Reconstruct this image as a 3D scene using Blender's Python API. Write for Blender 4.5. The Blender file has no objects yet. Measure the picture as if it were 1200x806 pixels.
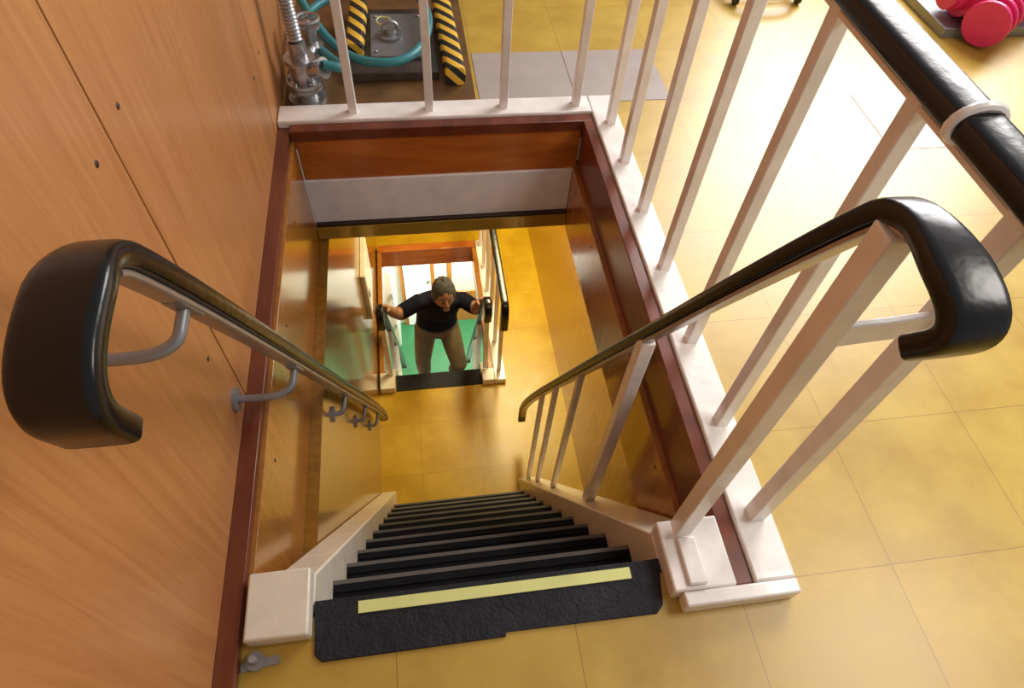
import bpy, bmesh, math, random
from mathutils import Vector, Matrix
random.seed(4)
S = 1.6      # all plan coordinates are in units of the eye height above the deck (1.6 m)
sc = bpy.context.scene
COL = sc.collection
def V(x, y, d):      # d = depth below the eye; deck floor is d = 1
    return Vector((x*S, y*S, (1-d)*S))

# ------------------------------------------------------------------ materials
def new_mat(name):
    m = bpy.data.materials.new(name); m.use_nodes = True
    nt = m.node_tree; b = nt.nodes['Principled BSDF']
    return m, nt, b
def plain(name, col, rough=.5, metal=0., noise=.08, nscale=12, bump=0., bscale=60, coat=0., spec=.5):
    m, nt, b = new_mat(name)
    b.inputs['Roughness'].default_value = rough
    b.inputs['Metallic'].default_value = metal
    b.inputs['Coat Weight'].default_value = coat
    b.inputs['Specular IOR Level'].default_value = spec
    tc = nt.nodes.new('ShaderNodeTexCoord')
    n = nt.nodes.new('ShaderNodeTexNoise'); n.inputs['Scale'].default_value = nscale
    n.inputs['Detail'].default_value = 4
    nt.links.new(tc.outputs['Object'], n.inputs['Vector'])
    r = nt.nodes.new('ShaderNodeValToRGB')
    r.color_ramp.elements[0].position = .3; r.color_ramp.elements[1].position = .7
    r.color_ramp.elements[0].color = [c*(1-noise) for c in col] + [1]
    r.color_ramp.elements[1].color = [min(1, c*(1+noise)) for c in col] + [1]
    nt.links.new(n.outputs['Fac'], r.inputs['Fac'])
    nt.links.new(r.outputs['Color'], b.inputs['Base Color'])
    if bump:
        n2 = nt.nodes.new('ShaderNodeTexNoise'); n2.inputs['Scale'].default_value = bscale
        nt.links.new(tc.outputs['Object'], n2.inputs['Vector'])
        bp = nt.nodes.new('ShaderNodeBump'); bp.inputs['Strength'].default_value = bump
        bp.inputs['Distance'].default_value = .01
        nt.links.new(n2.outputs['Fac'], bp.inputs['Height'])
        nt.links.new(bp.outputs['Normal'], b.inputs['Normal'])
    return m
def wood(name, c1, c2, rough=.3, scale=(14, 14, .9), coat=.2, spec=.5):
    m, nt, b = new_mat(name)
    b.inputs['Roughness'].default_value = rough
    b.inputs['Coat Weight'].default_value = coat
    b.inputs['Coat Roughness'].default_value = .12
    tc = nt.nodes.new('ShaderNodeTexCoord')
    mp = nt.nodes.new('ShaderNodeMapping'); mp.inputs['Scale'].default_value = scale
    nt.links.new(tc.outputs['Object'], mp.inputs['Vector'])
    n = nt.nodes.new('ShaderNodeTexNoise'); n.inputs['Scale'].default_value = 2.2
    n.inputs['Detail'].default_value = 8; n.inputs['Distortion'].default_value = .6
    nt.links.new(mp.outputs['Vector'], n.inputs['Vector'])
    n2 = nt.nodes.new('ShaderNodeTexNoise'); n2.inputs['Scale'].default_value = 14
    n2.inputs['Detail'].default_value = 3
    nt.links.new(mp.outputs['Vector'], n2.inputs['Vector'])
    mx = nt.nodes.new('ShaderNodeMath'); mx.operation = 'MULTIPLY_ADD'
    mx.inputs[1].default_value = .35
    nt.links.new(n2.outputs['Fac'], mx.inputs[0]); nt.links.new(n.outputs['Fac'], mx.inputs[2])
    r = nt.nodes.new('ShaderNodeValToRGB')
    r.color_ramp.elements[0].position = .45; r.color_ramp.elements[1].position = .85
    r.color_ramp.elements[0].color = list(c1)+[1]; r.color_ramp.elements[1].color = list(c2)+[1]
    nt.links.new(mx.outputs[0], r.inputs['Fac'])
    nt.links.new(r.outputs['Color'], b.inputs['Base Color'])
    return m
def tiles(name, col, mortar, w, h, ox, oy, rough=.3, coat=0.):
    m, nt, b = new_mat(name)
    b.inputs['Coat Weight'].default_value = coat
    b.inputs['Coat Roughness'].default_value = .36
    tc = nt.nodes.new('ShaderNodeTexCoord')
    mp = nt.nodes.new('ShaderNodeMapping'); mp.inputs['Location'].default_value = (-ox, -oy, 0)
    nt.links.new(tc.outputs['Object'], mp.inputs['Vector'])
    br = nt.nodes.new('ShaderNodeTexBrick'); br.offset = 0; br.squash = 1
    br.inputs['Scale'].default_value = 1; br.inputs['Brick Width'].default_value = w
    br.inputs['Row Height'].default_value = h; br.inputs['Mortar Size'].default_value = .0014
    br.inputs['Mortar Smooth'].default_value = .3
    br.inputs['Color1'].default_value = [c*.95 for c in col]+[1]
    br.inputs['Color2'].default_value = [c*1.03 for c in col]+[1]
    br.inputs['Mortar'].default_value = list(mortar)+[1]
    nt.links.new(mp.outputs['Vector'], br.inputs['Vector'])
    n = nt.nodes.new('ShaderNodeTexNoise'); n.inputs['Scale'].default_value = 3.5
    n.inputs['Detail'].default_value = 9; n.inputs['Roughness'].default_value = .65
    nt.links.new(tc.outputs['Object'], n.inputs['Vector'])
    r = nt.nodes.new('ShaderNodeValToRGB')
    r.color_ramp.elements[0].position = .35; r.color_ramp.elements[1].position = .65
    r.color_ramp.elements[0].color = (.76, .68, .56, 1); r.color_ramp.elements[1].color = (1, 1, 1, 1)
    nt.links.new(n.outputs['Fac'], r.inputs['Fac'])
    mx = nt.nodes.new('ShaderNodeMix'); mx.data_type = 'RGBA'; mx.blend_type = 'MULTIPLY'
    mx.inputs['Factor'].default_value = .9
    nt.links.new(br.outputs['Color'], mx.inputs[6]); nt.links.new(r.outputs['Color'], mx.inputs[7])
    nt.links.new(mx.outputs[2], b.inputs['Base Color'])
    mr = nt.nodes.new('ShaderNodeMapRange'); mr.inputs[3].default_value = rough*.75; mr.inputs[4].default_value = rough*1.3
    nt.links.new(n.outputs['Fac'], mr.inputs[0]); nt.links.new(mr.outputs[0], b.inputs['Roughness'])
    return m
def stripes(name, c1, c2, freq, axis_mix=(0, 1, 1), rough=.5):
    m, nt, b = new_mat(name); b.inputs['Roughness'].default_value = rough
    tc = nt.nodes.new('ShaderNodeTexCoord')
    dp = nt.nodes.new('ShaderNodeVectorMath'); dp.operation = 'DOT_PRODUCT'
    dp.inputs[1].default_value = axis_mix
    nt.links.new(tc.outputs['Object'], dp.inputs[0])
    mu = nt.nodes.new('ShaderNodeMath'); mu.operation = 'MULTIPLY'; mu.inputs[1].default_value = freq
    nt.links.new(dp.outputs['Value'], mu.inputs[0])
    fr = nt.nodes.new('ShaderNodeMath'); fr.operation = 'FRACT'
    nt.links.new(mu.outputs[0], fr.inputs[0])
    r = nt.nodes.new('ShaderNodeValToRGB'); r.color_ramp.interpolation = 'CONSTANT'
    r.color_ramp.elements[0].color = list(c1)+[1]
    r.color_ramp.elements[1].position = .5; r.color_ramp.elements[1].color = list(c2)+[1]
    nt.links.new(fr.outputs[0], r.inputs['Fac']); nt.links.new(r.outputs['Color'], b.inputs['Base Color'])
    return m

M_wallwood = wood('wood_veneer_wall', (.44, .175, .055), (.54, .24, .085), .42, scale=(22, 22, 1.0), coat=.1)
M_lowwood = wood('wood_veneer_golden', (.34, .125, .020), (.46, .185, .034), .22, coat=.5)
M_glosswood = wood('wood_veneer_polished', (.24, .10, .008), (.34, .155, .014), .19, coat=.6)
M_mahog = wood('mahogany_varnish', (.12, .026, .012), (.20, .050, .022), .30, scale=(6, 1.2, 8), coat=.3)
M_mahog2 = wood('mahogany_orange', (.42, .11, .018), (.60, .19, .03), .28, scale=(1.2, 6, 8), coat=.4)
M_floor = tiles('vinyl_tile_ochre', (.60, .40, .062), (.36, .22, .035), .258*S, .25*S, .174*S, .23*S, .38, coat=.45)
M_lowfloor = tiles('vinyl_tile_yellow', (.60, .37, .014), (.38, .22, .01), .258*S, .25*S, .174*S, .23*S, .35)
M_green = plain('green_deck_paint', (.025, .15, .06), .35)
M_white = plain('cream_gloss_paint', (.90, .85, .80), .3, bump=.15, bscale=25, coat=.3)
M_cream = plain('cream_yellowed_paint', (.86, .78, .64), .35, bump=.15, bscale=25, coat=.2)
M_whitepanel = plain('white_panel', (.93, .93, .97), .35)
M_brass = plain('yellow_lacquered_lip', (.50, .33, .04), .15, metal=.3, coat=.8)
M_black = plain('black_vinyl_handrail', (.004, .004, .005), .26, noise=.2, bump=.08, bscale=40)
M_rubber = plain('black_rubber_mat', (.020, .020, .026), .7, noise=.3, nscale=30, bump=.4, bscale=120, spec=.3)
M_tread = plain('black_rubber_tread', (.006, .006, .008), .75, noise=.3, spec=.2)
M_nosing = plain('worn_nosing_metal', (.15, .14, .12), .6, metal=.2, spec=.3)
M_fluo = plain('fluorescent_tape', (.80, .84, .32), .55, noise=.05)
M_steel = plain('grey_painted_steel', (.30, .31, .33), .35, metal=.5)
M_fit = plain('dull_grey_fitting', (.30, .30, .30), .4)
M_bar = plain('handrail_flat_bar', (.42, .37, .33), .3, metal=.4)
M_chrome = plain('stainless_steel', (.48, .48, .49), .36, metal=.9, noise=.2, nscale=40)
M_darkmetal = plain('dark_plate', (.10, .085, .075), .4, metal=.4, noise=.3)
M_floorshade = plain('brown_floor_shade', (.17, .09, .035), .35, noise=.35, nscale=5)  # brown tone stands in for shade on the deck floor
M_teal = plain('teal_rubber_hose', (.04, .24, .27), .4)
M_haz = stripes('hazard_stripes', (.85, .52, .05), (.015, .015, .015), 11, (1.2, 1, 1.2))
M_greytile = plain('grey_replacement_tile', (.44, .38, .35), .3, noise=.05)
M_pinktile = plain('beige_replacement_tile', (.72, .52, .40), .3, noise=.05)
M_red = plain('crimson_paint', (.70, .03, .16), .35)
M_skin = plain('skin', (.36, .18, .11), .5, noise=.06)
M_hair = plain('grey_hair', (.075, .070, .066), .8, noise=.5, nscale=60, bump=.8, bscale=140, spec=.2)
M_navy = plain('navy_polo_cotton', (.007, .008, .020), .9, noise=.2, bump=.6, bscale=14, spec=.2)
M_khaki = plain('khaki_cotton', (.24, .18, .10), .85, noise=.12, bump=.7, bscale=12)
M_shoe = plain('black_shoe_leather', (.02, .018, .016), .4)
M_belt = plain('brown_belt', (.04, .02, .012), .4)
M_eye = plain('eye_white', (.7, .68, .65), .2, noise=0)
M_iris = plain('iris_dark', (.02, .012, .008), .2, noise=0)
M_lip = plain('lips', (.30, .11, .09), .5, noise=0)
M_doorw = plain('pale_door_paint', (.76, .74, .62), .4)
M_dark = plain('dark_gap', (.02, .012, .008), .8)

# ------------------------------------------------------------------ mesh builder
class MB:
    def __init__(s): s.v = []; s.f = []; s.mi = []; s.mats = []
    def m(s, mat):
        if mat not in s.mats: s.mats.append(mat)
        return s.mats.index(mat)
    def add(s, vs, fs, mat):
        o = len(s.v); k = s.m(mat)
        s.v += [Vector(a) for a in vs]
        for f in fs: s.f.append([i+o for i in f]); s.mi.append(k)
    def box(s, x0, x1, y0, y1, d0, d1, mat):          # plan units, d = depth
        a = V(x0, y0, d1); b = V(x1, y1, d0)
        s.hexa([(a.x, a.y, a.z), (b.x, a.y, a.z), (b.x, b.y, a.z), (a.x, b.y, a.z),
                (a.x, a.y, b.z), (b.x, a.y, b.z), (b.x, b.y, b.z), (a.x, b.y, b.z)], mat)
    def hexa(s, p, mat):
        s.add(p, [(0, 3, 2, 1), (4, 5, 6, 7), (0, 1, 5, 4), (1, 2, 6, 5), (2, 3, 7, 6), (3, 0, 4, 7)], mat)
    def bar(s, p, q, w, t, mat, up=Vector((0, 1, 0))):  # metres
        p = Vector(p); q = Vector(q); d = (q-p).normalized()
        if abs(d.dot(up)) > .95: up = Vector((1, 0, 0))
        a = d.cross(up).normalized(); b = a.cross(d).normalized()
        c = [(-1, -1), (1, -1), (1, 1), (-1, 1)]
        vs = [p+a*w/2*i+b*t/2*j for i, j in c]+[q+a*w/2*i+b*t/2*j for i, j in c]
        s.hexa(vs, mat)
    def tube(s, pts, r, mat, n=12, cap=True, closed=False):
        pts = [Vector(p) for p in pts]; N = len(pts)
        rs = r if isinstance(r, (list, tuple)) else [r]*N
        vs = []; prev = None
        for i, p in enumerate(pts):
            if closed: t = pts[(i+1) % N]-pts[i-1]
            else: t = pts[min(i+1, N-1)]-pts[max(i-1, 0)]
            t.normalize()
            if prev is None:
                u = Vector((0, 0, 1)) if abs(t.z) < .9 else Vector((1, 0, 0))
                a = t.cross(u).normalized()
            else:
                a = (prev-t*prev.dot(t)).normalized()
            prev = a; b = t.cross(a)
            for k in range(n):
                th = 2*math.pi*k/n
                vs.append(p+(a*math.cos(th)+b*math.sin(th))*rs[i])
        fs = []
        R = N if closed else N-1
        for i in range(R):
            j = (i+1) % N
            for k in range(n):
                l = (k+1) % n
                fs.append((i*n+k, i*n+l, j*n+l, j*n+k))
        if cap and not closed:
            fs.append(tuple(range(n))[::-1]); fs.append(tuple((N-1)*n+k for k in range(n)))
        s.add(vs, fs, mat)
    def cyl(s, p, q, r, mat, n=20, r2=None):
        s.tube([p, q], [r, r if r2 is None else r2], mat, n)
    def limb(s, pts, rs, mat, n=16):   # tube with rounded ends
        pts = [Vector(p) for p in pts]
        P = []; R = []
        d0 = (pts[0]-pts[1]).normalized(); d1 = (pts[-1]-pts[-2]).normalized()
        for a in (80, 55, 28):
            P.append(pts[0]+d0*rs[0]*math.sin(math.radians(a))); R.append(rs[0]*math.cos(math.radians(a)))
        P += pts; R += list(rs)
        for a in (28, 55, 80):
            P.append(pts[-1]+d1*rs[-1]*math.sin(math.radians(a))); R.append(rs[-1]*math.cos(math.radians(a)))
        s.tube(P, R, mat, n)
    def ell(s, c, r, mat, M=None, nu=20, nv=14):
        vs = []; c = Vector(c)
        for i in range(1, nv):
            ph = math.pi*i/nv
            for k in range(nu):
                th = 2*math.pi*k/nu
                p = Vector((r[0]*math.sin(ph)*math.cos(th), r[1]*math.sin(ph)*math.sin(th), r[2]*math.cos(ph)))
                vs.append(c+(M @ p if M else p))
        t = len(vs); q = Vector((0, 0, r[2])); vs.append(c+(M @ q if M else q)); vs.append(c-(M @ q if M else q))
        fs = []
        for i in range(nv-2):
            for k in range(nu):
                l = (k+1) % nu
                fs.append((i*nu+k, (i+1)*nu+k, (i+1)*nu+l, i*nu+l))
        for k in range(nu):
            l = (k+1) % nu
            fs.append((t, k, l)); fs.append((t+1, (nv-2)*nu+l, (nv-2)*nu+k))
        s.add(vs, fs, mat)
    def rings(s, rg, mat, n=24):  # rg: list (center, a(x), b(y)) metres horizontal ellipse rings
        vs = []
        for c, a, b in rg:
            for k in range(n):
                th = 2*math.pi*k/n
                vs.append(Vector(c)+Vector((a*math.cos(th), b*math.sin(th), 0)))
        fs = []
        for i in range(len(rg)-1):
            for k in range(n):
                l = (k+1) % n
                fs.append((i*n+k, i*n+l, (i+1)*n+l, (i+1)*n+k))
        fs.append(tuple(range(n))[::-1]); fs.append(tuple((len(rg)-1)*n+k for k in range(n)))
        s.add(vs, fs, mat)
    def sweep(s, x, path, w, t, mat, off=0., n=20, wend=None, tend=None, fr=.3, ex=.5):
        """handrail profile (rounded rectangle w along x, t along normal) swept along (y,d) plan path at x"""
        pts = [V(x, a, b) for a, b in path]; N = len(pts); vs = []
        L = [0.]
        for a, b_ in zip(pts[:-1], pts[1:]): L.append(L[-1]+(b_-a).length)
        for i, p in enumerate(pts):
            tg = (pts[min(i+1, N-1)]-pts[max(i-1, 0)]).normalized()
            nrm = Vector((1, 0, 0)).cross(tg)
            k_ = max(0, min(1, 1-(L[i]-fr)/.10)); k_ = k_*k_*(3-2*k_)
            ww = w if wend is None else w+(wend-w)*k_
            tt = t if tend is None else t+(tend-t)*k_
            for k in range(n):
                th = 2*math.pi*k/n; c = math.cos(th); q = math.sin(th); e = ex
                vs.append(p+Vector((1, 0, 0))*ww/2*math.copysign(abs(c)**e, c)+nrm*(tt/2*math.copysign(abs(q)**e, q)+off))
        fs = []
        for i in range(N-1):
            for k in range(n):
                l = (k+1) % n
                fs.append((i*n+k, i*n+l, (i+1)*n+l, (i+1)*n+k))
        fs.append(tuple(range(n))[::-1]); fs.append(tuple((N-1)*n+k for k in range(n)))
        s.add(vs, fs, mat)
    def obj(s, name, parent=None, bevel=0., smooth=True, ang=40):
        me = bpy.data.meshes.new(name)
        me.from_pydata([tuple(a) for a in s.v], [], s.f)
        for m in s.mats: me.materials.append(m)
        for p, k in zip(me.polygons, s.mi): p.material_index = k
        bm = bmesh.new(); bm.from_mesh(me); bmesh.ops.recalc_face_normals(bm, faces=bm.faces)
        bm.to_mesh(me); bm.free()
        if smooth:
            for p in me.polygons: p.use_smooth = True
            me.set_sharp_from_angle(angle=math.radians(ang))
        o = bpy.data.objects.new(name, me); COL.objects.link(o)
        if bevel:
            b = o.modifiers.new('bevel', 'BEVEL'); b.width = bevel; b.segments = 2
            b.limit_method = 'ANGLE'; b.angle_limit = math.radians(50)
        if parent: o.parent = parent
        return o
def empty(name, loc=(0, 0, 0)):
    e = bpy.data.objects.new(name, None); COL.objects.link(e); e.empty_display_size = .1
    return e
def smoothpath(pts, it=3):
    pts = [tuple(p) for p in pts]
    for _ in range(it):
        n = [pts[0]]
        for a, b in zip(pts[:-1], pts[1:]):
            n.append(tuple(a[i]*.75+b[i]*.25 for i in range(len(a))))
            n.append(tuple(a[i]*.25+b[i]*.75 for i in range(len(a))))
        n.append(pts[-1]); pts = n
    return pts

LD = 2.63       # lower deck depth
BD = 4.26       # bottom deck depth
K = 1.95        # stair slope
# ------------------------------------------------------------------ room shell
b = MB()
b.box(-.325, 3.6, -1.2, .262, 1.0, 1.05, M_floor)
b.box(.446, 3.6, .262, 1.40, 1.0, 1.05, M_floor)
b.box(-.325, 3.6, 1.40, 4.2, 1.0, 1.05, M_floor)
b.obj('floor', smooth=False)
b = MB()   # wall with panels
for y0, y1 in ((-1.2, -.08), (-.077, .638), (.641, 1.358), (1.361, 2.08), (2.083, 2.8), (2.803, 4.2)):
    b.box(-.345, -.325, y0, y1, -.6, 1.05, M_wallwood)
b.box(-.35, -.332, -1.2, 4.2, -.6, 1.05, M_dark)
for yy in (-.03, .59, .69, 1.31, 1.41):
    for dd in (.12, .45, .80):
        p = V(-.325, yy, dd)
        b.cyl(p-Vector((.004, 0, 0)), p+Vector((.0015, 0, 0)), .007, M_belt, 12)
b.obj('wall_left', bevel=.0015)
b = MB()
b.box(-.35, 3.6, 4.2, 4.25, -.6, 1.05, M_wallwood); b.obj('wall_back', smooth=False)
b = MB(); b.box(-.3249, -.296, -1.2, 1.3915, .980, .9995, M_mahog); b.obj('baseboard_left', bevel=.002)

# lower deck shell
b = MB()
for x0, x1, y0, y1 in ((-.40, 1.0, -1.0, .262), (.44, 1.0, .262, 1.395), (-.40, 1.0, 1.395, 4.0)):
    b.box(x0, x1, y0, y1, 1.29, 1.32, M_whitepanel)
b.obj('ceiling_lower', smooth=False)
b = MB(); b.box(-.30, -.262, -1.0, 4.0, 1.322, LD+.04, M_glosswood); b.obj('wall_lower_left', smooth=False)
b = MB(); b.box(.60, .64, -1.0, 4.0, 1.32, LD+.04, M_lowwood); b.obj('wall_lower_right', smooth=False)
b = MB(); b.box(-.30, .64, 4.0, 4.04, 1.32, LD+.04, M_lowwood); b.obj('wall_lower_back', smooth=False)
b = MB(); b.box(-.30, .64, -1.04, -1.0, 1.32, LD+.04, M_lowwood); b.obj('wall_lower_front', smooth=False)
H2 = dict(x0=-.235, x1=.262, y0=1.745, y1=2.56)
b = MB()
b.box(-.262, .60, -1.0, H2['y0'], LD, LD+.04, M_lowfloor)
b.box(H2['x1'], .60, H2['y0'], H2['y1'], LD, LD+.04, M_lowfloor)
b.box(-.262, .60, H2['y1'], 4.0, LD, LD+.04, M_lowfloor)
b.box(-.262, H2['x0'], H2['y0'], H2['y1'], LD, LD+.04, M_lowfloor)
b.obj('floor_lower', smooth=False)
# bottom deck shell
CB = LD+.06
b = MB(); b.box(-.6, 1.2, .8, 3.35, BD, BD+.04, M_green); b.obj('floor_bottom', smooth=False)
b = MB()
b.box(-.6, 1.2, 3.35, 3.39, CB, BD+.04, M_doorw); b.obj('wall_bottom_back', smooth=False)
b = MB(); b.box(-.64, -.6, .8, 3.39, CB, BD+.04, M_lowwood); b.obj('wall_bottom_left', smooth=False)
b = MB(); b.box(1.2, 1.24, .8, 3.39, CB, BD+.04, M_doorw); b.obj('wall_bottom_right', smooth=False)
b = MB()
b.box(-.60, H2['x0']-.02, .8, 3.35, CB, CB+.02, M_whitepanel)
b.box(H2['x1']+.02, 1.2, .8, 3.35, CB, CB+.02, M_whitepanel)
b.box(H2['x0']-.02, H2['x1']+.02, .8, H2['y0']-.02, CB, CB+.02, M_whitepanel)
b.box(H2['x0']-.02, H2['x1']+.02, H2['y1']+.02, 3.35, CB, CB+.02, M_whitepanel)
b.obj('ceiling_bottom', smooth=False)
b = MB()
b.box(-.20, .06, 3.325, 3.349, 2.98, BD, M_lowwood)
b.box(-.17, .03, 3.315, 3.33, 3.02, BD-.01, M_whitepanel)
b.box(-.13, -.01, 3.308, 3.318, 3.12, 3.50, M_dark)
b.cyl(V(.012, 3.30, 3.72), V(.012, 3.316, 3.72), .02, M_chrome)
b.obj('door_1', bevel=.003)
b = MB()
b.box(.16, .19, 3.325, 3.349, CB+.03, BD, M_lowwood)
b.box(.19, .50, 3.335, 3.349, 3.9, BD, M_lowwood)
b.obj('trim_1', bevel=.003)
b = MB()
b.box(-.42, -.24, 3.12, 3.34, 3.35, BD-.0005, M_whitepanel)
b.box(-.41, -.25, 3.115, 3.121, 3.38, 3.78, M_doorw)
b.box(-.41, -.25, 3.115, 3.121, 3.80, BD-.02, M_doorw)
b.cyl(V(-.26, 3.105, 3.60), V(-.26, 3.105, 3.66), .008, M_chrome)
b.cyl(V(-.26, 3.105, 3.95), V(-.26, 3.105, 4.01), .008, M_chrome)
b.obj('white_locker', bevel=.003)

# ------------------------------------------------------------------ upper hatch
e = empty('stair_hatch_coaming')
b = MB()
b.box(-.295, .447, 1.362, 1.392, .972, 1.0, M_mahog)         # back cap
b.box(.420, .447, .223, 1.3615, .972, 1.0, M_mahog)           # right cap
b.obj('cap_trim', e, bevel=.003)
b = MB()
b.box(-.288, .4195, 1.368, 1.392, 1.0005, 1.1215, M_mahog2)
b.obj('back_fascia', e, bevel=.002)
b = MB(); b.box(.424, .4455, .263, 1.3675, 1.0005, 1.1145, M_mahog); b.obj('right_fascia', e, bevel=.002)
b = MB(); b.box(-.287, .4115, 1.362, 1.39, 1.122, 1.262, M_whitepanel); b.obj('back_white_panel', e, bevel=.002)
b = MB()
b.box(-.287, .4115, 1.352, 1.39, 1.273, 1.318, M_brass)
b.box(-.287, .4115, 1.352, 1.39, 1.2625, 1.2725, M_belt)
b.obj('back_lip', e, bevel=.003)
b = MB()
b.box(.412, .440, .2625, 1.392, 1.115, 1.3215, M_lowwood)
for yy in (.5, .8, 1.1, 1.3):
    p = V(.412, yy, 1.15); b.cyl(p-Vector((.002, 0, 0)), p+Vector((.004, 0, 0)), .006, M_belt, 10)
b.obj('right_liner_panel', e, bevel=.002)
b = MB()
b.box(-.322, -.2885, .2625, 1.362, .9998, 1.32, M_lowwood)
for yy in (.55, .85, 1.15):
    p = V(-.2885, yy, 1.06); b.cyl(p-Vector((.004, 0, 0)), p+Vector((.002, 0, 0)), .006, M_belt, 10)
b.obj('left_liner_panel', e, bevel=.002)
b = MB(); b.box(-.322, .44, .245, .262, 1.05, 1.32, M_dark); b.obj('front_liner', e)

# white curb carrying the guard railing
e = empty('guard_railing')
b = MB()
b.box(.4475, .512, .2225, 1.46, .965, .9995, M_white)
b.box(-.324, .447, 1.3925, 1.46, .965, .9995, M_white)
b.obj('curb', e, bevel=.006)
b = MB()
ys = [.324, .492, .668, .854, 1.025, 1.194, 1.342]
for y in ys:
    w = .040 if y == .324 else .034
    b.bar(V(.483, y, .968), V(.483, y, .33), w, w, M_white)
for x in (-.145, .04, .225, .41):
    b.bar(V(x, 1.425, .968), V(x, 1.425, .33), .032, .032, M_white)
b.bar(V(-.30, 1.425, .345), V(.483, 1.425, .345), .03, .012, M_white)
b.bar(V(.483, 1.425, .345), V(.483, .26, .345), .03, .012, M_white, up=Vector((0, 0, 1)))
b.obj('balusters', e, bevel=.003)
b = MB()
b.sweep(.483, smoothpath([(.20, .42), (.20, .325), (.30, .322), (1.425, .322)], 3), .068, .045, M_black)
b.bar(V(-.31, 1.425, .322), V(.50, 1.425, .322), .045, .066, M_black, up=Vector((0, 1, 0)))
b.obj('top_rail_cover', e, bevel=.004)
b = MB()
b.tube([V(.483, .425, .322)+Vector((math.cos(a)*.040, 0, math.sin(a)*.028)) for a in [k*math.pi/8 for k in range(16)]], .008, M_white, 8, closed=True)
b.obj('tie_band', e)

# ------------------------------------------------------------------ stairs
def flight(name, x0, x1, yn, dtop, dbot, n, sl0, sl1, sr0, sr1):
    e = empty(name)
    rise = (dbot-dtop)/n; run = rise/K
    b = MB()
    for k in range(1, n):
        d = dtop+rise*k; y = yn+run*k
        b.box(x0, x1, y-.13, y-.008, d, d+.022, M_tread)
        b.box(x0, x1, y-.0079, y, d-.001, d+.026, M_nosing)
        for j in range(5):
            b.box(x0+.004, x1-.004, y-.022-j*.014, y-.016-j*.014, d-.0035, d, M_tread)
    b.obj('treads', e, bevel=.0015)
    b = MB()
    for a, c in ((sl0, sl1), (sr0, sr1)):
        ye = yn+(dbot-dtop)/K
        pr = [(yn-.01, dtop+.002), (yn+.045, dtop+.002), (ye+.045, dbot-.001), (ye-.06, dbot-.001), (yn-.01, dtop+.15)]
        vs = [V(a, y, d) for y, d in pr]+[V(c, y, d) for y, d in pr]
        b.add(vs, [(0, 1, 2, 3, 4), (9, 8, 7, 6, 5)]+[(i, (i+1) % 5, (i+1) % 5+5, i+5) for i in range(5)], M_cream)
    b.obj('stringers', e, bevel=.005)
    return e
st = flight('stairway', -.199, .3215, .28, 1.0, LD, 11, -.260, -.1995, .322, .405)
b = MB()
b.box(-.2875, -.2005, .232, .325, .968, .9995, M_cream)
b.box(-.2875, -.2005, .263, .325, .9995, 1.06, M_cream)
b.box(.3225, .4195, .2225, .330, .965, .9995, M_white)
b.box(.3225, .4195, .263, .330, .9995, 1.06, M_white)
b.box(.335, .512, .200, .222, .965, .9995, M_white)
b.box(.345, .375, .228, .30, .958, .9649, M_white)
b.obj('end_blocks', st, bevel=.008)
b = MB()
p = V(-.275, .212, 1.0)
b.cyl(p, p+Vector((0, 0, .012)), .02, M_fit); b.cyl(p+Vector((0, 0, .012)), p+Vector((0, 0, .035)), .008, M_fit)
b.bar(p+Vector((-.03, -.01, .004)), p+Vector((.05, 0, .004)), .018, .006, M_fit, up=Vector((0, 0, 1)))
b.obj('door_holdback')
b = MB()
pts = [(-.186, .200), (.072, .2005), (.072, .2065), (.298, .204), (.310, .215), (.3215, .283), (-.199, .283), (-.196, .21)]
lo = [V(x, y, .9999) for x, y in pts]; hi = [V(x, y, .9962) for x, y in pts]; n = len(pts)
b.add(lo+hi, [tuple(range(n))[::-1], tuple(range(n, 2*n))]+[(i, (i+1) % n, (i+1) % n+n, i+n) for i in range(n)], M_rubber)
b.box(-.199, .3215, .2625, .2829, 1.0, 1.035, M_rubber)
b.obj('stair_mat', bevel=.002)
b = MB(); b.box(-.136, .272, .258, .275, .9945, .9961, M_fluo); b.obj('safety_tape')

# ------------------------------------------------------------------ stair handrails
def bracket(b, x_wall, x_rail, y, d, sgn=-1, nrm=(0, .89, .456)):
    n = Vector(nrm); r = V(x_rail, y, d)-n*.03
    w = V(x_wall, y, d)-n*.10
    b.cyl(w, w+Vector((.010, 0, 0)), .032, M_steel, 24)
    pts = smoothpath([tuple(w), tuple(Vector((r.x, w.y, w.z))-Vector((.012, 0, 0))), tuple(r)], 3)
    b.tube(pts, .010, M_steel, 12)
    t = Vector((0, .456, -.89))
    b.bar(r-t*.045, r+t*.045, .028, .006, M_steel, up=n)
e = empty('handrail')
XL = -.228
sl = lambda d, y0, d0: y0+(d-d0)/K
a0, b0 = .398, .402
pathL = smoothpath([(.246, .408), (.232, .360), (.262, .334), (.345, .330), (a0, b0), (sl(1.2, a0, b0), 1.2), (sl(2.38, a0, b0), 2.38), (sl(2.38, a0, b0)+.005, 2.45)], 3)
b = MB(); b.sweep(XL, pathL, .056, .034, M_black, wend=.086, tend=.034, fr=.20, ex=.4); b.obj('rail_cover', e, bevel=.004)
b = MB()
b.sweep(XL, pathL[30:-4], .036, .012, M_bar, off=-.022); b.obj('flat_bar', e)
b = MB()
for d, xw in ((.48, -.325), (.90, -.325), (1.42, -.262), (1.82, -.262), (2.2, -.262)):
    bracket(b, xw, XL, sl(d, a0, b0), d)
b.obj('rail_brackets', e)
e = empty('handrail')
XR = .358
a1, b1 = .352, .350
pathR = smoothpath([(.232, .368), (.212, .332), (.232, .312), (.314, .306), (a1, b1), (sl(1.2, a1, b1), 1.2), (sl(2.30, a1, b1), 2.30), (sl(2.30, a1, b1)+.0, 2.46)], 3)
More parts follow.
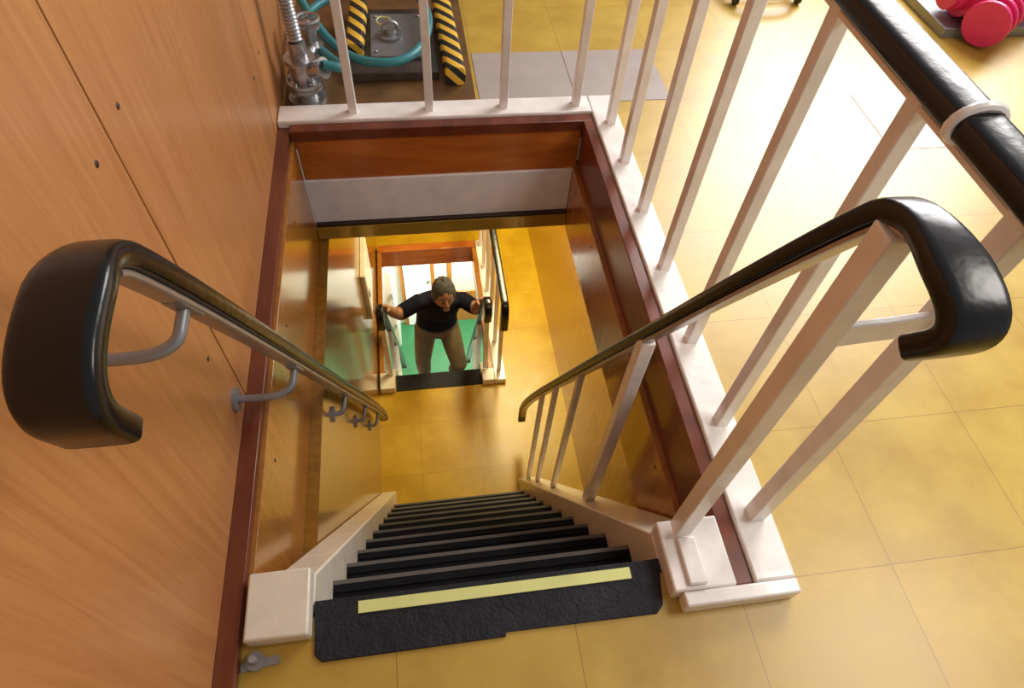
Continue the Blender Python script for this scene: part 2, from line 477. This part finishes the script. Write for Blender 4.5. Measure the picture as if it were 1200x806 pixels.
b = MB(); b.sweep(XR, pathR, .050, .030, M_black, wend=.072, tend=.034, fr=.13, ex=.4); b.obj('rail_cover', e, bevel=.004)
b = MB(); b.sweep(XR, pathR[26:-6], .036, .010, M_bar, off=-.020); b.obj('flat_bar', e)
b = MB()
b.bar(V(.354, .312, .9575), V(.354, .312, .328), .040, .040, M_white)
for y in (.604, .84, 1.00, 1.12):
    dr = b1+(y-a1)*K+.02
    db = 1.0+(y-.325)*K
    w = .040 if y == .604 else .026
    b.bar(V(.358, y, db), V(.358, y, dr), w, w, M_white)
b.bar(V(.358, .314, .468), V(.483, .322, .470), .05, .012, M_white)
b.obj('posts', e, bevel=.003)

# ------------------------------------------------------------------ lower hatch + second flight
e = empty('stair_hatch_coaming')
b = MB()
x0, x1, y0, y1 = H2['x0'], H2['x1'], H2['y0'], H2['y1']
b.box(x0-.02, x1+.02, y1-.02, y1+.03, LD-.035, LD+.085, M_mahog2)
b.box(x1-.002, x1+.022, y0-.02, y1-.02, LD-.03, LD+.10, M_lowwood)
b.box(x0-.022, x0+.002, y0, y1-.02, LD-.03, LD+.10, M_lowwood)
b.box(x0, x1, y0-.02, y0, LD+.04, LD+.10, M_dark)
b.obj('hatch_liner', e, bevel=.003)
b = MB()
b.box(x1+.022, x1+.075, y0-.09, y1+.03, LD-.035, LD, M_white)
b.box(.226, x1+.022, y0-.09, y0-.022, LD-.04, LD, M_white)
b.box(x0-.02, -.185, y0-.09, y0+.0, LD-.04, LD, M_cream)
b.obj('curb', e, bevel=.005)
b = MB(); b.box(-.182, .224, y0-.085, y0+.003, LD-.004, LD, M_rubber); b.obj('stair_mat', bevel=.002)
st2 = flight('stairway', -.181, .224, y0, LD, BD, 11, -.228, -.182, .225, .258)
def rail2(x, yo=0):
    e = empty('handrail')
    p = smoothpath([(1.700, 2.19), (1.690, 2.12), (1.715, 2.095), (1.750, 2.10), (1.775, 2.14), (1.775+.9/K, 3.04), (1.775+1.6/K, 3.74), (1.775+1.6/K, 3.80)], 3)
    b = MB(); b.sweep(x, p, .05, .032, M_black); b.obj('rail_cover', e)
    b = MB()
    for y, top in ((1.735, 2.10), (2.0, 2.60), (2.2, 2.99)):
        b.bar(V(x, y, LD-.04 if y < 1.74 else LD+(y-y0-.04)*K), V(x, y, top), .034, .034, M_white)
    b.obj('posts', e, bevel=.003)
rail2(-.203); rail2(.245)
e = empty('guard_railing')
b = MB()
b.sweep(.31, smoothpath([(1.655, 2.20), (1.65, 2.06), (1.72, 2.05), (2.56, 2.05)], 3), .05, .035, M_black)
b.obj('top_rail_cover', e)
b = MB()
for k in range(6):
    y = 1.72+k*.165
    b.bar(V(.31, y, LD-.034), V(.31, y, 2.06), .028, .028, M_white)
b.obj('balusters', e, bevel=.002)

b = MB()
b.tube([tuple(V(-.25, y, d)) for y, d in smoothpath([(1.70, 1.50), (1.74, 1.62), (1.84, 1.66), (1.95, 1.60), (1.98, 1.45), (1.98, 1.33)], 3)], .012, M_steel)
b.box(-.262, -.235, 1.66, 1.74, 1.44, 1.54, M_steel)
b.obj('cable_conduit', bevel=.004)
e = empty('wall_cabinet')
b = MB()
b.box(-.2615, -.243, 1.78, 2.02, 1.95, 2.22, M_doorw)
b.box(-.2430, -.2405, 1.79, 2.01, 1.965, 2.205, M_whitepanel)
b.box(-.2405, -.236, 1.80, 1.815, 2.06, 2.10, M_chrome)
b.obj('cabinet_body', e, bevel=.003)
# ------------------------------------------------------------------ equipment behind the back railing
b = MB(); b.box(-.320, .165, 1.465, 2.30, .9975, .9999, M_floorshade); b.obj('floor_shade_sheet')  # added dark sheet: paints the shaded floor behind the back railing
e = empty('deck_hatch_cover')
b = MB()
b.box(-.16, .075, 1.60, 1.93, .972, .9974, M_darkmetal)
b.box(-.10, .050, 1.66, 1.88, .960, .972, M_steel)
for x in (-.085, .035):
    for y in (1.68, 1.86):
        b.cyl(V(x, y, .960), V(x, y, .955), .008, M_chrome, 6)
b.obj('steel_plate', e, bevel=.006)
b = MB()
c = V(-.045, 1.76, .960)
b.cyl(c, c+Vector((0, 0, .012)), .055, M_steel, 28)
b.cyl(c+Vector((0, 0, .01)), c+Vector((0, 0, .035)), .026, M_chrome, 24)
b.tube([tuple(c+Vector((.035*math.cos(a), 0, .03+.035*math.sin(a)))) for a in [math.pi*k/12 for k in range(13)]], .008, M_chrome, 10)
b.cyl(c+Vector((-.05, 0, .03)), c+Vector((.05, 0, .03)), .008, M_chrome)
b.tube([tuple(c+Vector(q)) for q in smoothpath([(-.02, .02, .03), (-.06, .06, .03), (-.05, .13, .02), (.0, .12, .02), (.01, .08, .02)], 3)], .003, M_fluo, 8)
b.obj('lifting_eye', e)
def foam(name, x, y0, y1, d0, w, rot):
    b = MB(); vs = []; n = 16; L = (y1-y0)*S
    for i in range(2):
        for k in range(n):
            th = math.pi*2*k/n; c = math.cos(th); q = math.sin(th)
            vs.append(Vector((w/2*math.copysign(abs(c)**.5, c), (i-.5)*L, w/2*math.copysign(abs(q)**.5, q))))
    fs = [(k, (k+1) % n, (k+1) % n+n, k+n) for k in range(n)]+[tuple(range(n))[::-1], tuple(range(n, 2*n))]
    b.add(vs, fs, M_haz); o = b.obj(name, bevel=.003)
    o.location = V(x, (y0+y1)/2, d0); o.location.z += w/2; o.rotation_euler = (0, 0, rot)
foam('hazard_striped_bumper', .112, 1.57, 1.98, .9973, .085, .03)
foam('hazard_striped_bumper', -.135, 1.66, 1.90, .971, .075, -.05)
b = MB()
hp = [(-.205, 1.50, .885), (-.15, 1.50, .90), (-.20, 1.60, .925), (-.282, 1.74, .93), (-.27, 1.86, .94), (-.20, 1.95, .94), (-.08, 1.99, .93), (.03, 1.95, .93), (.070, 1.80, .925), (.045, 1.66, .93), (-.02, 1.57, .93), (-.13, 1.585, .93), (-.20, 1.66, .92), (-.27, 1.76, .86), (-.29, 1.84, .80)]
b.tube([tuple(V(*q)) for q in smoothpath(hp, 3)], .018, M_teal, 14)
b.obj('teal_hose')
e = empty('pipe_valve')
b = MB()
c = V(-.262, 1.53, .9975)
def cy(z0, z1, r, m, ox=0, oy=0, r2=None): b.cyl(c+Vector((ox, oy, z0)), c+Vector((ox, oy, z1)), r, m, 24, r2)
cy(0, .018, .075, M_chrome); cy(.018, .06, .042, M_chrome); cy(.06, .075, .07, M_chrome); cy(.078, .093, .07, M_chrome)
cy(.093, .17, .045, M_chrome); cy(.17, .185, .06, M_chrome); cy(.185, .25, .034, M_chrome)
for k in range(6):
    a = k*math.pi/3
    b.cyl(c+Vector((.056*math.cos(a), .056*math.sin(a), .05)), c+Vector((.056*math.cos(a), .056*math.sin(a), .105)), .007, M_chrome, 6)
b.cyl(c+Vector((0, 0, .13)), c+Vector((.085, -.04, .16)), .028, M_chrome); b.cyl(c+Vector((.08, -.038, .158)), c+Vector((.094, -.045, .164)), .04, M_chrome)
b.bar(c+Vector((0, -.03, .2)), c+Vector((.03, -.10, .23)), .02, .006, M_chrome, up=Vector((0, 0, 1)))
# second valve and cross pipe
cy(0, .015, .055, M_chrome, .03, .19); cy(.015, .10, .03, M_chrome, .03, .19); cy(.10, .115, .05, M_chrome, .03, .19); cy(.118, .133, .05, M_chrome, .03, .19)
cy(.133, .20, .028, M_chrome, .03, .19); cy(.20, .212, .045, M_chrome, .03, .19)
b.tube([tuple(c+Vector((.03+.045*math.cos(a), .19+.045*math.sin(a), .235))) for a in [k*math.pi/10 for k in range(20)]], .007, M_chrome, 8, closed=True)
b.bar(c+Vector((-.015, .19, .235)), c+Vector((.075, .19, .235)), .01, .006, M_chrome, up=Vector((0, 0, 1)))
b.bar(c+Vector((.03, .145, .235)), c+Vector((.03, .235, .235)), .01, .006, M_chrome, up=Vector((0, 0, 1)))
b.cyl(c+Vector((.03, .19, .212)), c+Vector((.03, .19, .235)), .008, M_chrome)
b.cyl(c+Vector((0, .04, .12)), c+Vector((.03, .16, .12)), .022, M_chrome)
b.obj('flanged_body', e)
b = MB(); P = []; R = []
for i in range(160):
    z = .25+i*.0065
    P.append(c+Vector((-.02*math.sin(i*.02), .03*math.sin(i*.03), z))); R.append(.030 if i % 2 else .024)
b.tube(P, R, M_chrome, 18); b.obj('corrugated_pipe', e, ang=80)

for nm, x0_, x1_, y0_, y1_, m in (('replacement_floor_tile', .174, .432, 1.48, 1.73, M_greytile), ('replacement_floor_tile', .432, .69, 1.48, 1.73, M_greytile), ('replacement_floor_tile', 1.206, 1.464, 1.23, 1.48, M_pinktile)):
    b = MB(); b.box(x0_+.001, x1_-.001, y0_+.001, y1_-.001, .9988, .9999, m); b.obj(nm, smooth=False)

# red pump unit at the upper right
e = empty('red_pump')
b = MB()
c = V(1.74, 1.80, 1.0)
b.box(1.64, 2.05, 1.75, 2.05, .97, 1.0, M_steel)
for i, (dx, r) in enumerate(((0, .09), (.05, .12), (.10, .12), (.15, .12), (.20, .12), (.26, .10))):
    p = c+Vector((dx-.12, .05, .17)); b.cyl(p, p+Vector((.03, 0, 0)), r, M_red, 28)
b.cyl(c+Vector((-.15, .05, .17)), c+Vector((.40, .05, .17)), .085, M_red, 24)
b.cyl(c+Vector((-.05, -.18, .12)), c+Vector((.20, .0, .15)), .09, M_red, 24)
for k in range(5):
    p = c+Vector((-.06+.05*k, -.185+.036*k, .12+.006*k))
    b.cyl(p, p+Vector((.018, .013, .002)), .105, M_red, 24)
b.obj('casing', e, bevel=.004)
b = MB()
p = c+Vector((.12, .10, .30)); b.cyl(p, p+Vector((.05, -.05, .03)), .05, M_chrome, 24); b.cyl(c+Vector((.12, .05, .2)), p, .03, M_chrome)
b.tube([tuple(c+Vector((.30+.06*math.cos(a), -.02, .22+.06*math.sin(a)))) for a in [k*math.pi/10 for k in range(20)]], .012, M_chrome, 10, closed=True)
b.obj('fittings', e)
e = empty('trolley_base')
b = MB()
c = V(1.15, 1.99, .96)
b.tube([tuple(c+Vector(q)) for q in smoothpath([(-.18, .2, 0), (-.18, -.08, 0), (.18, -.08, 0), (.18, .2, 0)], 2)], .016, M_white)
b.bar(c+Vector((-.17, .06, 0)), c+Vector((.17, .06, 0)), .03, .01, M_chrome)
for sx in (-.17, .17):
    for yy in (-.02, .18):
        q = c+Vector((sx, yy, -.037)); b.cyl(q-Vector((.01, 0, 0)), q+Vector((.01, 0, 0)), .027, M_black, 20)
b.obj('tube_frame', e)

# ------------------------------------------------------------------ man climbing the second flight
man = empty('man')
mv = V
pel = mv(.035, 2.105, 2.71)
J = dict(sp=mv(.04, 2.085, 2.57), ch=mv(.050, 2.03, 2.445), nb=mv(.060, 1.965, 2.345), nk=mv(.066, 1.925, 2.290), hd=mv(.070, 1.885, 2.205),
         shR=mv(-.047, 1.985, 2.375), shL=mv(.163, 1.980, 2.375), elR=mv(-.150, 1.955, 2.42), elL=mv(.228, 1.955, 2.42),
         haR=mv(-.200, 1.815, 2.195), haL=mv(.244, 1.815, 2.195),
         hiR=mv(-.025, 2.11, 2.73), hiL=mv(.092, 2.11, 2.73), knR=mv(-.055, 2.055, 2.95), knL=mv(.135, 1.945, 2.87),
         anR=mv(-.055, 2.12, 3.175), anL=mv(.115, 2.03, 3.03))
def wrist(el, ha): return ha+(el-ha).normalized()*.075
wrR = wrist(J['elR'], J['haR']+Vector((0, 0, .03))); wrL = wrist(J['elL'], J['haL']+Vector((0, 0, .03)))
b = MB()
b.rings([(pel+Vector((0, 0, -.10)), .10, .08), (pel+Vector((0, 0, -.05)), .168, .115), (pel+Vector((0, 0, .03)), .175, .125), (pel+Vector((0, -.010, .11)), .168, .128),
         (J['sp'], .166, .130), (J['ch']+Vector((0, .03, -.06)), .176, .128), (J['ch']+Vector((0, -.005, .03)), .188, .120), (J['ch']+Vector((0, -.045, .10)), .19, .10),
         (J['nb']+Vector((0, .01, -.015)), .13, .078), (J['nb']+Vector((0, 0, .02)), .075, .064), (J['nb']+Vector((0, -.01, .04)), .055, .055)], M_navy)
b.limb([J['nb']-Vector((0, -.01, .03)), J['nk'], J['hd']], [.062, .056, .055], M_skin)
for s_ in 'RL':
    sh, el, ha = J['sh'+s_], J['el'+s_], J['ha'+s_]; wr = wrR if s_ == 'R' else wrL
    inn = sh.lerp(J['ch'], .35)
    b.limb([inn, sh, sh.lerp(el, .5), sh.lerp(el, .84)], [.066, .066, .062, .060], M_navy)
    b.limb([sh.lerp(el, .6), el, el.lerp(wr, .3), wr], [.042, .040, .041, .027], M_skin)
    hi, kn, an = J['hi'+s_], J['kn'+s_], J['an'+s_]
    b.limb([hi, hi.lerp(kn, .5), kn, kn.lerp(an, .35), kn.lerp(an, .9)], [.096, .086, .070, .068, .060], M_khaki)
    b.limb([kn.lerp(an, .8), an], [.04, .038], M_belt)
me_o = b.obj('tmp_body')
md = me_o.modifiers.new('r', 'REMESH'); md.mode = 'VOXEL'; md.voxel_size = .009
md = me_o.modifiers.new('s', 'SMOOTH'); md.factor = .5; md.iterations = 4
bpy.context.view_layer.update()
dg = bpy.context.evaluated_depsgraph_get()
me = bpy.data.meshes.new_from_object(me_o.evaluated_get(dg))
bpy.data.objects.remove(me_o)
me.materials.clear()
for m in [M_navy, M_skin, M_khaki, M_belt]: me.materials.append(m)
segs = []
for s_ in 'RL':
    sh, el = J['sh'+s_], J['el'+s_]; wr = wrR if s_ == 'R' else wrL
    segs += [(sh, sh.lerp(el, .92), 0), (sh.lerp(el, .98), el, 1), (el, wr, 1)]
    segs += [(J['hi'+s_], J['kn'+s_], 2), (J['kn'+s_], J['kn'+s_].lerp(J['an'+s_], .95), 2), (J['an'+s_], J['an'+s_]+Vector((0, 0, -.02)), 3)]
segs += [(pel+Vector((0, 0, .05)), J['sp'], 0), (J['sp'], J['ch'], 0), (J['ch'], J['nb'], 0), (J['nk'], J['hd'], 1), (pel+Vector((-.08, 0, 0)), pel+Vector((.08, 0, 0)), 2)]
def sd(p, a, c):
    ab = c-a; t = max(0, min(1, (p-a).dot(ab)/ab.length_squared)); return (p-(a+ab*t)).length
for p in me.polygons:
    c = p.center; p.use_smooth = True
    p.material_index = min(segs, key=lambda q: sd(c, q[0], q[1]))[2]
    if p.material_index in (0, 2) and abs(c.x-pel.x) < .2 and abs(c.z-(pel.z+.055)) < .22:
        p.material_index = 0 if c.z > pel.z+.055 else 2
        if abs(c.z-(pel.z+.055)) < .013: p.material_index = 3
    if c.z > J['nb'].z+.032 and abs(c.x-J['nb'].x) < .08: p.material_index = 1
o = bpy.data.objects.new('body', me); COL.objects.link(o); o.parent = man
b = MB()
cc = J['nb']+Vector((0, -.014, .03))
b.tube([tuple(cc+Vector((.064*math.cos(a), .062*math.sin(a)-.004, .018*math.sin(a)))) for a in [k*math.pi/12 for k in range(24)]], .011, M_navy, 8, closed=True)
for q_ in (-1, 1):
    b.hexa([cc+Vector((q[0]*q_, q[1], q[2])) for q in ((.05, -.055, -.02), (.005, -.075, -.03), (.005, -.070, -.01), (.045, -.05, .005), (.05, -.068, -.022), (.008, -.088, -.035), (.005, -.078, -.01), (.045, -.06, .008))], M_navy)
b.obj('collar', man)
R = Matrix.Rotation(math.radians(8), 3, 'Z') @ Matrix.Rotation(math.radians(-4), 3, 'X')   # face toward -y
hc = J['hd']
b = MB()
def hp_(p):  # local head coords: x right, -y front, z up
    return hc+R @ Vector(p)
nu, nv = 32, 24; vs = []
for i in range(nv+1):
    ph = math.pi*i/nv
    for k in range(nu):
        th = 2*math.pi*k/nu
        x = math.sin(ph)*math.cos(th); y = math.sin(ph)*math.sin(th); z = math.cos(ph)
        sx = .078; sy = .098; sz = .118
        if z < 0:
            t = -z; sx *= 1-.30*t*t
            if y < 0: sy *= 1-.10*t
            else: sy *= 1-.38*t
        px, py, pz = x*sx, y*sy, z*sz
        if y < 0 and abs(z-.05) < .25: py += .006*(1-abs(z-.05)/.25)*(1 if abs(x) > .2 else .2)
        vs.append(hp_((px, py, pz)))
fs = [(i*nu+k, (i+1)*nu+k, (i+1)*nu+(k+1) % nu, i*nu+(k+1) % nu) for i in range(nv) for k in range(nu)]
b.add(vs, fs, M_skin)
b.limb([hp_((0, -.092, .012)), hp_((0, -.106, -.018)), hp_((0, -.108, -.028))], [.008, .012, .014], M_skin, 12)
for sx in (-1, 1):
    b.ell(hp_((sx*.010, -.100, -.032)), (.008, .008, .006), M_skin)
    b.ell(hp_((sx*.030, -.084, .006)), (.014, .010, .008), M_eye, R)
    b.ell(hp_((sx*.030, -.0925, .005)), (.0055, .003, .0055), M_iris, R)
    b.limb([hp_((sx*.014, -.094, .024)), hp_((sx*.030, -.095, .029)), hp_((sx*.046, -.084, .025))], [.003, .0045, .003], M_hair, 8)
    b.limb([hp_((sx*.016, -.091, .014)), hp_((sx*.030, -.093, .017)), hp_((sx*.044, -.084, .013))], [.003, .004, .003], M_skin, 8)
    b.ell(hp_((sx*.080, .004, -.005)), (.008, .018, .030), M_skin, R)
    b.ell(hp_((sx*.085, .000, -.003)), (.005, .009, .018), M_lip, R)
b.limb([hp_((-.024, -.084, -.058)), hp_((0, -.092, -.056)), hp_((.024, -.084, -.058))], [.004, .0055, .004], M_lip, 8)
b.limb([hp_((-.018, -.084, -.064)), hp_((0, -.091, -.065)), hp_((.018, -.084, -.064))], [.004, .0055, .004], M_lip, 8)
b.ell(hp_((0, -.074, -.093)), (.022, .016, .016), M_skin, R)
b.obj('head', man, ang=70)
b = MB(); vs = []
nu, nv = 48, 20
for i in range(nv+1):
    for k in range(nu):
        th = 2*math.pi*k/nu; front = max(0, -math.sin(th))
        lim = math.radians(118-62*front**1.2 + (6*math.sin(th*9)))
        ph = lim*i/nv
        x = math.sin(ph)*math.cos(th); y = math.sin(ph)*math.sin(th); z = math.cos(ph)
        g = 1.09+.018*math.sin(th*11+i)+.012*math.sin(th*23)-.07*(i/nv)**4
        vs.append(hp_((x*.080*g, y*.098*g+.003, z*.118*g)))
fs = [(i*nu+k, (i+1)*nu+k, (i+1)*nu+(k+1) % nu, i*nu+(k+1) % nu) for i in range(nv) for k in range(nu)]
b.add(vs, fs, M_hair); b.obj('hair', man, ang=70)
t = Vector((0, .456, -.89)); n = Vector((0, .89, .456)).normalized()
for s_, sg, xr in (('R', -1, -.203), ('L', 1, .245)):
    b = MB(); s = Vector((sg, 0, 0))
    C = V(xr, 1.815, 2.14+(1.815-1.775)*K)+n*.032
    wr = wrR if s_ == 'R' else wrL
    Mx = Matrix((s, t, n)).transposed()
    b.ell(C-s*.004, (.042, .045, .017), M_skin, Mx)
    b.limb([C-s*.005+t*.02, C.lerp(wr, .55)+n*.004, wr], [.022, .024, .026], M_skin)
    L = [.90, 1.03, 1.0, .78]
    for i in range(4):
        q = C+t*((i-1.5)*-.021)+s*.022; l = L[i]
        b.limb([q, q+s*.020*l-n*.004, q+s*.028*l-n*.026*l, q+s*.018*l-n*.048*l, q-s*.002-n*.056*l], [.0105, .0100, .0095, .009, .0075], M_skin, 10)
    q = C-s*.028+t*.018
    b.limb([q, q-s*.018-t*.018-n*.006, q-s*.022-t*.040-n*.022, q-s*.014-t*.052-n*.038], [.014, .012, .0105, .009], M_skin, 10)
    ho = b.obj('tmp_hand')
    md = ho.modifiers.new('r', 'REMESH'); md.mode = 'VOXEL'; md.voxel_size = .0032
    md = ho.modifiers.new('s', 'SMOOTH'); md.factor = .5; md.iterations = 2
    bpy.context.view_layer.update(); dg = bpy.context.evaluated_depsgraph_get()
    me = bpy.data.meshes.new_from_object(ho.evaluated_get(dg)); bpy.data.objects.remove(ho)
    me.materials.clear(); me.materials.append(M_skin)
    for p in me.polygons: p.use_smooth = True; p.material_index = 0
    o = bpy.data.objects.new('hand', me); COL.objects.link(o); o.parent = man
b = MB()
for s_, dtr in (('R', LD+(BD-LD)/11*4), ('L', LD+(BD-LD)/11*3)):
    a = J['an'+s_]; zf = (1-dtr)*S
    pr = [(.055, .020, .030), (.035, .036, .05), (0, .038, .062), (-.05, .040, .05), (-.10, .047, .038), (-.15, .046, .030), (-.185, .032, .022), (-.198, .012, .012)]
    vs = []; nn = 16
    for dy, w, h in pr:
        for k in range(nn):
            th = 2*math.pi*k/nn
            zz = max(0, .5+.5*math.sin(th)*1.15)
            vs.append(Vector((a.x+w*math.cos(th), a.y+dy, zf+min(1, zz)*h*1.35+.005)))
    fs = [(i*nn+k, i*nn+(k+1) % nn, (i+1)*nn+(k+1) % nn, (i+1)*nn+k) for i in range(len(pr)-1) for k in range(nn)]
    fs += [tuple(range(nn)), tuple((len(pr)-1)*nn+k for k in range(nn))]
    b.add(vs, fs, M_shoe)
b.obj('shoes', man, ang=60)

# ------------------------------------------------------------------ lights
def area(name, loc, size, power, col, target=None, sy=None, spread=None):
    l = bpy.data.lights.new(name, 'AREA'); l.energy = power; l.color = col
    l.shape = 'RECTANGLE'; l.size = size; l.size_y = sy or size
    if spread: l.spread = math.radians(spread)
    o = bpy.data.objects.new(name, l); COL.objects.link(o); o.location = loc
    if target is not None:
        o.rotation_euler = (Vector(target)-Vector(loc)).to_track_quat('-Z', 'Y').to_euler()
    return o
area('daylight_window', V(2.1, 2.5, -.30), 2.3, 105, (1, .97, .95), V(1.0, .8, 1.0), spread=125)
area('foreground_fill', V(1.5, .3, -.55), 1.0, 24, (1, .95, .88), V(.6, .4, 1), spread=140)  # unseen fill light, added to brighten the foreground
area('lower_deck_lamp', V(.47, 2.25, 1.345), .22, 58, (1, .90, .50), V(.47, 2.25, 3), 1.2)
area('stair_foot_lamp', V(.50, 1.1, 1.345), .15, 4, (1, .86, .48), V(.45, 1.1, 3), .5)
area('bottom_deck_lamp', V(.3, 2.9, CB+.04), .5, 120, (1, 1, .88), V(.3, 2.9, 5), .4)
w = bpy.data.worlds.new('World'); sc.world = w; w.use_nodes = True
w.node_tree.nodes['Background'].inputs['Color'].default_value = (1, .96, .93, 1)
w.node_tree.nodes['Background'].inputs['Strength'].default_value = .31

# ------------------------------------------------------------------ camera
f = Vector((.1227, .580, -.8105)).normalized()
r = Vector((.989, -.137, .0533)); r = (r-f*r.dot(f)).normalized(); u = r.cross(f)
cam = bpy.data.cameras.new('Camera'); co = bpy.data.objects.new('Camera', cam); COL.objects.link(co)
Mx = Matrix((r, u, -f)).transposed().to_4x4(); Mx.translation = Vector((0, 0, S)); co.matrix_world = Mx
cam.sensor_width = 36; cam.lens = 760/1200*36; cam.clip_start = .02
sc.camera = co
sc.view_settings.view_transform = 'Standard'
sc.view_settings.look = 'None'
